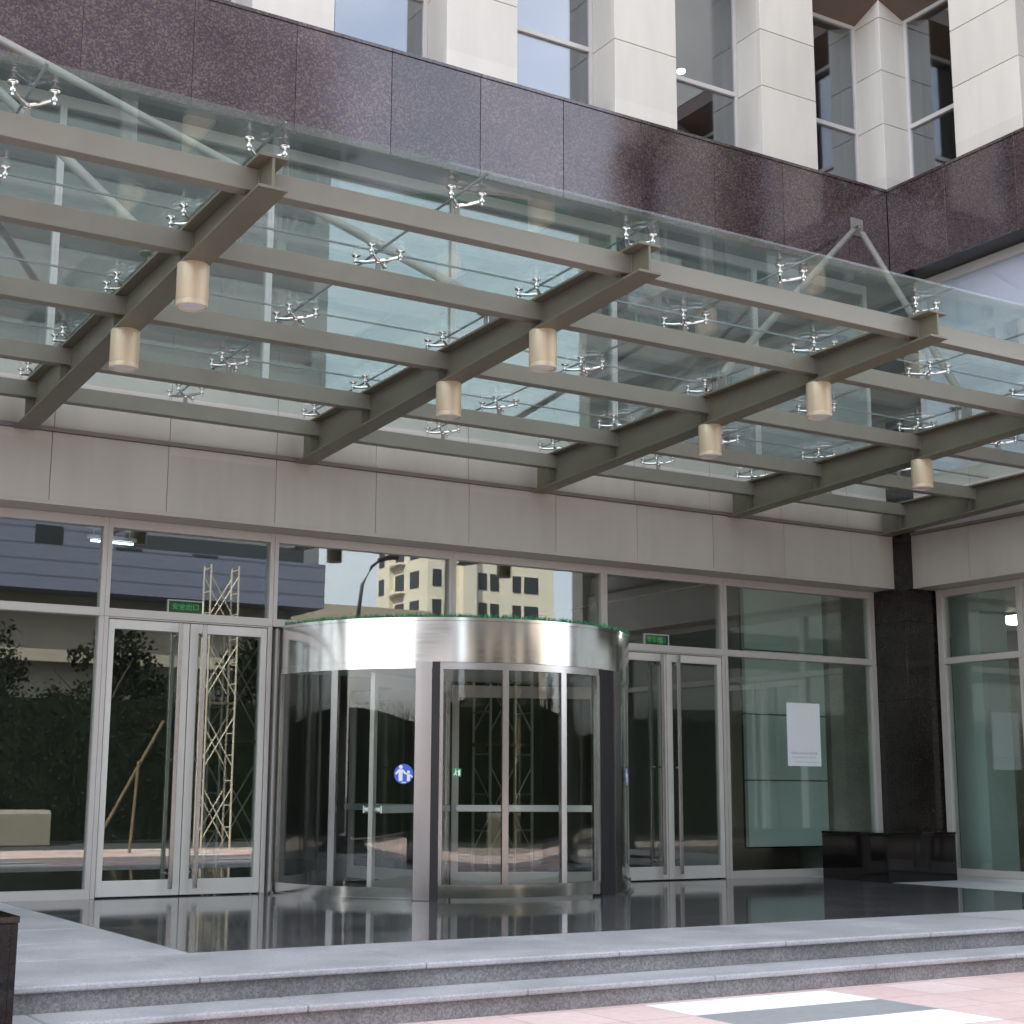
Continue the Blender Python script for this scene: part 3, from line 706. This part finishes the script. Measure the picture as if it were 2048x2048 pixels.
# sloping tie tubes from wall anchors down to the beams
A0 = Vector((-1.45, YS-.02, 7.70)); A1 = Vector((9.80, YS-.02, 7.79))
for A, tg in ((A0, [(0, -3.75), (2.6106, -3.85)]), (A1, [(5.2473, -3.35), (7.863, -3.75)])):
    br = MB().box(A.x-.10, A.x+.10, YS-.014, YS-.0005, A.z-.13, A.z+.10)
    br.build('anchor_plate', m_tie, CA, .004)
    f = MB()
    for bx, by in tg:
        L = Vector((bx, by, ztop(by)+.16)); dvec = (L-A).normalized()
        side = dvec.cross(Vector((0, 1, 0))).normalized()
        p0 = A+dvec*.30
        f.tube([A+side*.012+Vector((0, -.01, 0)), p0+side*.028], .008, 8).tube([A-side*.012+Vector((0, -.01, 0)), p0-side*.028], .008, 8)
        t = MB().tube([p0-dvec*.06, p0, p0+dvec*.02, L-dvec*.12, L-dvec*.05, L], .03, 16)
        t = MB().tube([p0-dvec*.05, p0], .022, 16, True, .037).tube([p0, L-dvec*.1], .037, 20).tube([L-dvec*.1, L], .037, 16, True, .018)
        t.build('tie_tube', m_tie, CA)
        b = MB().box(bx-.010, bx+.010, by-.055, by+.055, ztop(by)-.002, ztop(by)+.15).tube([(bx-.03, by, ztop(by)+.135), (bx+.03, by, ztop(by)+.135)], .016, 10)
        b.lathe([(0, 0), (.07, 0), (.07, .008), (0, .008)], (bx, by+.12, ZG(by)+.018), 18).tube([(bx, by+.12, ztop(by)), (bx, by+.12, ZG(by)+.018)], .016, 10)
        b.build('tie_bracket', m_tie, CA, .003)
    f.tube([A+Vector((-.03, -.012, 0)), A+Vector((.03, -.012, 0))], .014, 10)
    f.build('anchor_fork', m_steel, CA)
# golden downlights under the beams
lname = {1: 'leftmost beam', 2: 'second beam from the left', 3: 'third beam from the left', 4: 'fourth beam from the left'}
proto = None
for j in (1, 2, 3, 4):
    for r, yy in enumerate((-4.54, -3.16)):
        z = zbot(yy)-.001
        lab = 'gold cylindrical downlight under the %s, %s' % (lname[j], 'the one nearer the street' if r == 0 else 'the one nearer the doors')
        if proto is None:
            t = thing('downlight', lab, 'lamp', (BX[j], yy, z), 'gold downlights under the canopy beams'); proto = t
            o = (BX[j], yy, z)
            MB().lathe([(0, .006), (.098, .006), (.1005, 0), (.1005, -.232), (.098, -.236), (.1005, -.240), (.1005, -.268), (.097, -.272), (.090, -.272), (.088, -.25), (0, -.25)], o, 40).build('lamp_body', m_gold, t)
            MB().lathe([(0, -.2515), (.0865, -.2515), (.0865, -.262), (.06, -.266), (0, -.267)], o, 32).build('lens', m_lens, t)
        else:
            t = dup(proto, (BX[j], yy, z)); t['label'] = lab

# ------------------------------------------------------------------ blocks, poster, exit signs
def granite_block(nm, lab, x0, x1, y0, y1, z0, z1):
    t = thing(nm, lab, 'granite block', ((x0+x1)/2, (y0+y1)/2, z0))
    tt = .03
    MB().box(x0+.002, x1-.0305, y0, y0+tt, z0, z1-.0015).box(x0, x0+.03, y0+tt+.001, y1, z0, z1-.0015).box(x1-.03, x1, y0+.002, y1, z0, z1-.0015).box(x0+.031, x1-.031, y1-tt, y1-.001, z0, z1-.0015).build('side_slab', m_black, t, .003)
    MB().box(x0-.004, x1+.004, y0-.004, y1+.004, z1, z1+.03).build('top_slab', m_black, t, .004)
    MB().box(x0+.031, x1-.031, y0+.031, y1-.031, z0, z1-.004).build('core', m_backing, t)
granite_block('granite_block', 'polished black granite block on the platform before the corner column', 9.0, 10.04, -1.375, -.38, 0, .49)
granite_block('granite_block', 'polished black granite block cut by the picture\'s left edge beside the steps', -2.36, -1.318, -6.50, -5.72, -.26, .362)
m_paper = pbr('poster_paper', (.88, .90, .92), .4, 0, .01, 3)
m_ink = pbr('grey_ink', (.55, .57, .60), .5)
PO = thing('poster', 'white paper poster stuck on the glass beside the corner column', 'poster', (9.165, 0, 1.24))
MB().box(8.91, 9.42, .040, .0435, 1.24, 1.965).build('paper', m_paper, PO)
rk = random.Random(5)
for zz, hh, x0, x1 in ((1.375, .026, 8.965, 9.37), (1.335, .012, 8.975, 9.34), (1.282, .009, 9.02, 9.375)):
    ik = MB(); xx = x0
    while xx < x1:
        wd = rk.uniform(.6, 1.1)*hh*.9; ik.box(xx, min(xx+wd*.62, x1), .0390, .0399, zz, zz+hh*rk.uniform(.7, 1)); xx += wd
    ik.build('print_line', m_ink, PO)
m_sgn = pbr('sign_face', (.012, .06, .03), .25); m_lit = pbr('lit_green_glyphs', (.05, .35, .12), .5, emit=(.10, .55, .16), estr=.14)
m_rim = pbr('sign_rim', (.85, .90, .87), .35)
def text_mesh(body, size, font=None):
    cu = bpy.data.curves.new('glyphs', 'FONT'); cu.body = body; cu.size = size; cu.align_x = 'CENTER'; cu.align_y = 'CENTER'; cu.extrude = .001
    o = bpy.data.objects.new('glyphs', cu); C.objects.link(o)
    bpy.context.view_layer.update()
    me = bpy.data.meshes.new_from_object(o.evaluated_get(bpy.context.evaluated_depsgraph_get()))
    bpy.data.objects.remove(o); bpy.data.curves.remove(cu)
    return me
for x0, x1, lab in ((1.48, 1.825, 'green exit sign above the left pair of glass doors'), (6.90, 7.24, 'green exit sign above the right pair of glass doors')):
    z0, z1, y0 = 2.532, 2.655, .066
    t = thing('exit_sign', lab, 'exit sign', ((x0+x1)/2, y0, z0), 'exit signs above the doors')
    MB().box(x0, x0+.012, y0, y0+.03, z0, z1).box(x1-.012, x1, y0, y0+.03, z0, z1).box(x0+.012, x1-.012, y0+.0005, y0+.0295, z1-.012, z1-.0005).build('rim', m_rim, t)
    MB().box(x0+.0125, x1-.0125, y0+.006, y0+.025, z0+.001, z1-.0125).build('face', m_sgn, t)
    me = text_mesh('安全出口', .066*K); me.materials.clear(); me.materials.append(m_lit)
    o = bpy.data.objects.new('lettering', me); C.objects.link(o); o.parent = t
    o.rotation_euler = (R(90), 0, 0); o.location = Vector((0, .003, .058))*K

# ------------------------------------------------------------------ inside the lobby
# pale panel wall and columns behind the glazing at the right
T = thing('panel_wall', 'pale green panel wall standing inside behind the right-hand window', 'wall', (9.6, .9, 0))
mb = MB()
for a, b in zip([.30, 1.09, 1.88, 2.66], [1.075, 1.865, 2.645, 3.42]): mb.box(9.0, 10.28, .86, .92, a, b)
mb.build('panel', m_teal, T, .002)
MB().box(9.02, 10.26, .925, .98, .28, 3.42).build('panel_frame', m_dark, T)
o = MB().box(10.55, 11.2, 1.05, 1.7, 0, 3.45).build('granite_column', m_inst); tag(o, 'beige granite column inside behind the right-hand window', 'column')
o = MB().box(11.42, 11.9, -.66, -.2, 0, 3.45).build('lobby_column', m_teal); tag(o, 'pale column inside the glazed right wing', 'column')
# scaffold towers, one type copied
m_scaf = pbr('galvanised_tube', (.55, .54, .50), .4, .6); m_plank = pbr('scaffold_plank', (.13, .10, .055), .7, 0, .2, 5)
def scaffold(lab, x, y, z, mat=m_scaf, n=2):
    t = thing('scaffold_tower', lab, 'scaffold', (x, y, z), 'scaffold towers')
    wx, wy, lift = .62, .42, 1.48
    for sx in (0, 1):
        m = MB()
        for sy in (0, 1): m.tube([(x+sx*wx, y+sy*wy, z), (x+sx*wx, y+sy*wy, z+lift*n)], .020, 8)
        for k in range(n):
            for zz in (.45, .9, 1.4): m.tube([(x+sx*wx, y, z+k*lift+zz), (x+sx*wx, y+wy, z+k*lift+zz)], .014, 6)
        m.build('ladder_frame', mat, t)
    for k in range(n):
        m = MB()
        for sy in (0, 1):
            m.tube([(x, y+sy*wy, z+k*lift+.2), (x+wx, y+sy*wy, z+k*lift+1.25)], .011, 6).tube([(x+wx, y+sy*wy, z+k*lift+.2), (x, y+sy*wy, z+k*lift+1.25)], .011, 6)
        m.build('brace', mat, t)
    MB().box(x-.05, x+wx+.05, y+.04, y+wy-.04, z+lift*(n/2)+.02, z+lift*(n/2)+.06).build('plank', m_plank, t)
    return t
s1 = scaffold('sunlit scaffold tower across the pavement mirrored in the left doors', 8.05, -17.2, -.26, pbr('sunlit_scaffold_tube', (.66, .62, .50), .4, .3), 4)  # tube colour brightened and warmed to imitate sun glints
s2 = scaffold('scaffold tower inside the lobby behind the right doors', 6.8, 3.2, 0)
s3 = dup(s2, (3.6, 4.2, 0)); s3['label'] = 'scaffold tower inside the lobby behind the revolving door'
m_tube = pbr('lit_tube', (.9, .9, 1), .4, emit=(.72, .80, 1), estr=2.5)
t = thing('tube_light', 'lit white tube light inside above the left window', 'lamp', (1.3, 1.33, 3.34))
MB().tube([(1.09, 1.31, 3.34), (1.52, 1.33, 3.34)], .010, 10).build('tube', m_tube, t)
MB().box(1.06, 1.55, 1.31, 1.35, 3.365, 3.40).tube([(1.12, 1.33, 3.39), (1.12, 1.33, 3.45)], .006, 6).tube([(1.48, 1.33, 3.39), (1.48, 1.33, 3.45)], .006, 6).build('fixture', m_white, t)
t = thing('ceiling_panel_light', 'lit square ceiling light inside the glazed right wing', 'lamp', (14.5, 1.45, 3.45))
MB().box(14.1, 15.1, .9, 1.9, 3.42, 3.45).build('frame', m_white, t); MB().box(14.15, 15.05, .95, 1.85, 3.405, 3.4195).build('diffuser', pbr('lit_panel', (.9, .9, .85), .5, emit=(1, .97, .88), estr=11), t)
# lamp seen through an upper window
t = thing('ceiling_lamp', 'round lit ceiling lamp seen through an upper window', 'lamp', (9.09, 2.0, 10.75))
MB().lathe([(0, 0), (.06, 0), (.06, -.03), (.05, -.04), (0, -.04)], (9.09, 2.0, 10.75), 20).build('lamp_shade', pbr('lit_lamp', (.9, .88, .8), .5, emit=(1, .96, .85), estr=3), t)

# ------------------------------------------------------------------ across the street (what the glass and steel mirror)
m_clad = None
def ribbed(name, col, per, rough=.4):
    m, t, o = nmat(name); b = N(t, 'ShaderNodeBsdfPrincipled'); t.links.new(b.outputs[0], o.inputs[0]); b.inputs['Roughness'].default_value = rough
    tc = N(t, 'ShaderNodeTexCoord'); s = N(t, 'ShaderNodeSeparateXYZ'); t.links.new(tc.outputs['Object'], s.inputs[0])
    a = N(t, 'ShaderNodeMath', operation='PINGPONG', i_1=per); t.links.new(s.outputs[2], a.inputs[0])
    c = N(t, 'ShaderNodeMath', operation='LESS_THAN', i_1=per*.12); t.links.new(a.outputs[0], c.inputs[0])
    mx = N(t, 'ShaderNodeMix', data_type='RGBA'); t.links.new(c.outputs[0], mx.inputs[0]); mx.inputs[6].default_value = rgb(col); mx.inputs[7].default_value = rgb([k*.6 for k in col])
    t.links.new(mx.outputs[2], b.inputs['Base Color']); return m
m_clad = ribbed('blue_grey_cladding', (.16, .18, .25), .3)
m_shop = pbr('shopfront', (.36, .33, .27), .7, 0, .1, 1)
m_cream = pbr('cream_render', (.74, .69, .57), .8, 0, .06, 1)
m_win = pbr('dark_window', (.03, .035, .04), .12)
W = thing('warehouse', 'long blue-grey clad building across the street', 'building', (0, -36, 0))
MB().box(-8.5, 19.4, -48, -36, 7.4, 9.0).box(-8.5, 12.0, -48, -36.01, 9.0, 10.8).build('upper_wall', m_clad, W)
mw = MB().box(-8.3, 18.7, -48, -37.4, -.26, 7.39)
mw.box(-8.3, 18.7, -37.39, -36.7, 5.1, 5.5)
mw.build('lower_wall', m_shop, W)
for i in range(9):
    MB().box(-7.2+i*2.7, -6.3+i*2.7, -36.05, -35.98, 8.9, 9.5 if i < 7 else 8.98).build('window', m_win, W)
W2 = thing('grey_block', 'plain grey office block across the street further left', 'building', (-26, -40, 0))
MB().box(-41, -14.2, -46, -40, -.26, 17).build('wall', pbr('grey_render', (.30, .30, .31), .8, 0, .08, .5), W2)
for f in range(4):
    MB().box(-40, -15, -40.04, -39.97, 3+f*3.6, 4.6+f*3.6).build('window', m_win, W2)
TW = thing('apartment_tower', 'tall cream apartment tower across the street with balcony recesses', 'tower', (52.5, -86, 0))
MB().box(47.3, 58.0, -88, -80, -.26, 24).box(49.9, 51.0, -80, -79.4, -.26, 24).box(46.9, 47.3, -86.0, -85.2, -.26, 24).build('wall', m_cream, TW)
for f in range(10):
    z = 2.5+f*2.15
    m = MB()
    for x0, x1 in ((47.7, 48.4), (48.7, 49.4), (51.5, 52.2), (52.5, 53.2), (54.4, 55.1), (55.4, 56.6)): m.box(x0, x1, -80.06, -79.95, z, z+1.2)
    m.build('window', m_win, TW)
    m = MB().box(47.24, 47.35, -82.6, -81.3, z, z+1.2).box(47.24, 47.35, -84.9, -83.6, z, z+1.2).box(47.24, 47.35, -87.6, -86.3, z, z+1.2)
    m.build('window', m_win, TW)
    MB().box(46.8, 47.3, -85.1, -83.4, z-.25, z-.1).build('balcony', m_cream, TW)
W4 = thing('office_tower', 'tall grey office tower rising behind the blue-grey building', 'tower', (12, -54, 0))
MB().box(-2, 25.4, -58, -50, -.26, 40).build('wall', pbr('grey_tower', (.17, .18, .20), .6, 0, .1, .4), W4)
for f in range(10): MB().box(-1, 24.6, -50.05, -49.96, 3.2+f*3.5, 4.9+f*3.5).build('window', m_win, W4)
W3 = thing('low_block', 'low beige flat-roofed block beside the apartment tower', 'building', (21, -44, 0))
MB().box(17, 27, -52, -42, -.26, 8.4).build('wall', pbr('beige_render', (.40, .35, .28), .8, 0, .08, .5), W3)
for i in range(5): MB().box(17.8+i*1.9, 18.9+i*1.9, -42.05, -41.97, 5.6, 6.9).build('window', m_win, W3)
# street lamp
SLm = thing('street_lamp', 'tall street lamp with curved arm by the far kerb', 'street lamp', (10.65, -15, -.26))
MB().tube([(10.65, -15, -.26), (10.65, -15, 4.6), (10.72, -15, 5.2), (10.95, -15, 5.62), (11.15, -15, 5.78)], .05, 10, True, .025).build('post', m_dark, SLm)
MB().tube([(11.1, -15, 5.75), (11.2, -15, 5.80), (11.42, -15, 5.86), (11.55, -15, 5.87)], .05, 10, True, .07).build('lamp_head', m_dark, SLm)
# trees with leaf crowns and a clipped hedge
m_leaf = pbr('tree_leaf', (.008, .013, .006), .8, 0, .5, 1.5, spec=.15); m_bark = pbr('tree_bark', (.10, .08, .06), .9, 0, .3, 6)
def tree(x, y, h, r, lab, seed):
    rn = random.Random(seed)
    t = thing('tree', lab, 'tree', (x, y, -.26), 'street trees across the road')
    m = MB().tube([(x, y, -.26), (x+.05, y, h*.35), (x, y+.05, h*.6)], .13, 8, True, .06)
    for k in range(6):
        a = rn.uniform(0, 6.28); m.tube([(x, y, h*(.32+.05*k)), (x+r*.4*math.cos(a), y+r*.4*math.sin(a), h*(.5+.05*k)), (x+r*.75*math.cos(a), y+r*.75*math.sin(a), h*(.62+.05*k))], .05, 6, True, .012)
    m.build('trunk', m_bark, t)
    L = MB(); cl = []
    for k in range(26):
        while True:
            p = Vector((rn.uniform(-1, 1), rn.uniform(-1, 1), rn.uniform(-1, 1)))
            if p.length < 1: break
        cl.append(Vector((x+p.x*r*.8, y+p.y*r*.8, h*.68+p.z*h*.27)))
    for c in cl:
        rc = rn.uniform(.3, .55)*r*.6
        for i in range(130):
            d_ = Vector((rn.gauss(0, 1), rn.gauss(0, 1), rn.gauss(0, 1))).normalized()*rc*rn.uniform(.5, 1.05); p = c+d_
            a = Vector((rn.gauss(0, 1), rn.gauss(0, 1), rn.gauss(0, 1))).normalized()*.09; b = a.cross(Vector((rn.gauss(0, 1), rn.gauss(0, 1), rn.gauss(0, 1)))).normalized()*.05
            L.add([p-a, p+b, p+a, p-b], [(0, 1, 2, 3)])
    L.build('crown', m_leaf, t)
for i, (x, y, h, r, lab) in enumerate([(4.5, -25, 5.6, 2.0, 'rounded street tree across the road, nearest the scaffold'), (8.6, -26, 5.2, 1.9, 'street tree across the road before the blue-grey building'), (12.6, -25.5, 5.6, 2.1, 'street tree across the road near the lamp'), (17.0, -27, 5.2, 2.2, 'street tree across the road before the low beige block'), (22.5, -26, 4.6, 2.2, 'street tree across the road furthest right'), (0.0, -26, 5.8, 2.2, 'street tree across the road furthest left')]):
    tree(x, y, h, r, lab, 20+i)
rn = random.Random(9); hd = MB()
hd.box(-30, 34, -22.35, -21.65, -.2, 3.0)
for i in range(42000):
    x, y, z = rn.uniform(-30.05, 34.05), rn.uniform(-22.5, -21.5), rn.uniform(-.2, 3.25+.25*math.sin(i*.37))
    if -22.33 < y < -21.67 and z < 2.95: y = rn.choice((-22.4, -21.6))+rn.uniform(-.06, .06)
    a = Vector((rn.gauss(0, 1), rn.gauss(0, 1), rn.gauss(0, 1))).normalized()*.06; b = a.cross(Vector((rn.gauss(0, 1), rn.gauss(0, 1), rn.gauss(0, 1)))).normalized()*.035; p = Vector((x, y, z))
    hd.add([p-a, p+b, p+a, p-b], [(0, 1, 2, 3)])
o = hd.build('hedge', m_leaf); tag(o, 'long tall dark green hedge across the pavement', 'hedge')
m_leaf2 = pbr('lightened_leaf', (.034, .052, .028), .8, 0, .5, 1.5, spec=.15)  # leaf colour lightened because this hedge stands unlit and mirrors too black
hd = MB(); hd.box(-22.4, -21.6, -21.4, -.9, -.2, 3.0)  # hedge added out of view to darken the left curved glass
for i in range(15000):
    x, y, z = rn.uniform(-22.6, -21.4), rn.uniform(-21.5, -.8), rn.uniform(-.2, 3.3+.25*math.sin(i*.37))
    if -22.38 < x < -21.62 and z < 2.95: x = rn.choice((-22.45, -21.55))+rn.uniform(-.06, .06)
    a = Vector((rn.gauss(0, 1), rn.gauss(0, 1), rn.gauss(0, 1))).normalized()*.06; b = a.cross(Vector((rn.gauss(0, 1), rn.gauss(0, 1), rn.gauss(0, 1)))).normalized()*.035; p = Vector((x, y, z))
    hd.add([p-a, p+b, p+a, p-b], [(0, 1, 2, 3)])
o = hd.build('hedge', m_leaf2); tag(o, 'unseen hedge added on the left to darken the curved glass', 'hedge')
o = MB().prism([(-20.95, -.26), (-20.95, .42), (-20.85, .50), (-20.35, .50), (-20.25, .42), (-20.25, -.26)], 2.6, 5.9, 0).build('concrete_planter', pbr('raw_concrete', (.26, .245, .20), .8, 0, .12, 3), bevel=.02)
tag(o, 'sunlit concrete planter wall before the hedge', 'planter')
t = thing('tree_stake', 'leaning wooden stake pair propped up before the hedge', 'stake', (6.2, -16, -.26))
MB().tube([(5.55, -16, -.26), (6.95, -16.2, 2.3)], .035, 8).build('pole', m_plank, t); MB().tube([(6.25, -15.8, -.26), (6.45, -16.1, 1.5)], .03, 8).build('pole', m_plank, t)
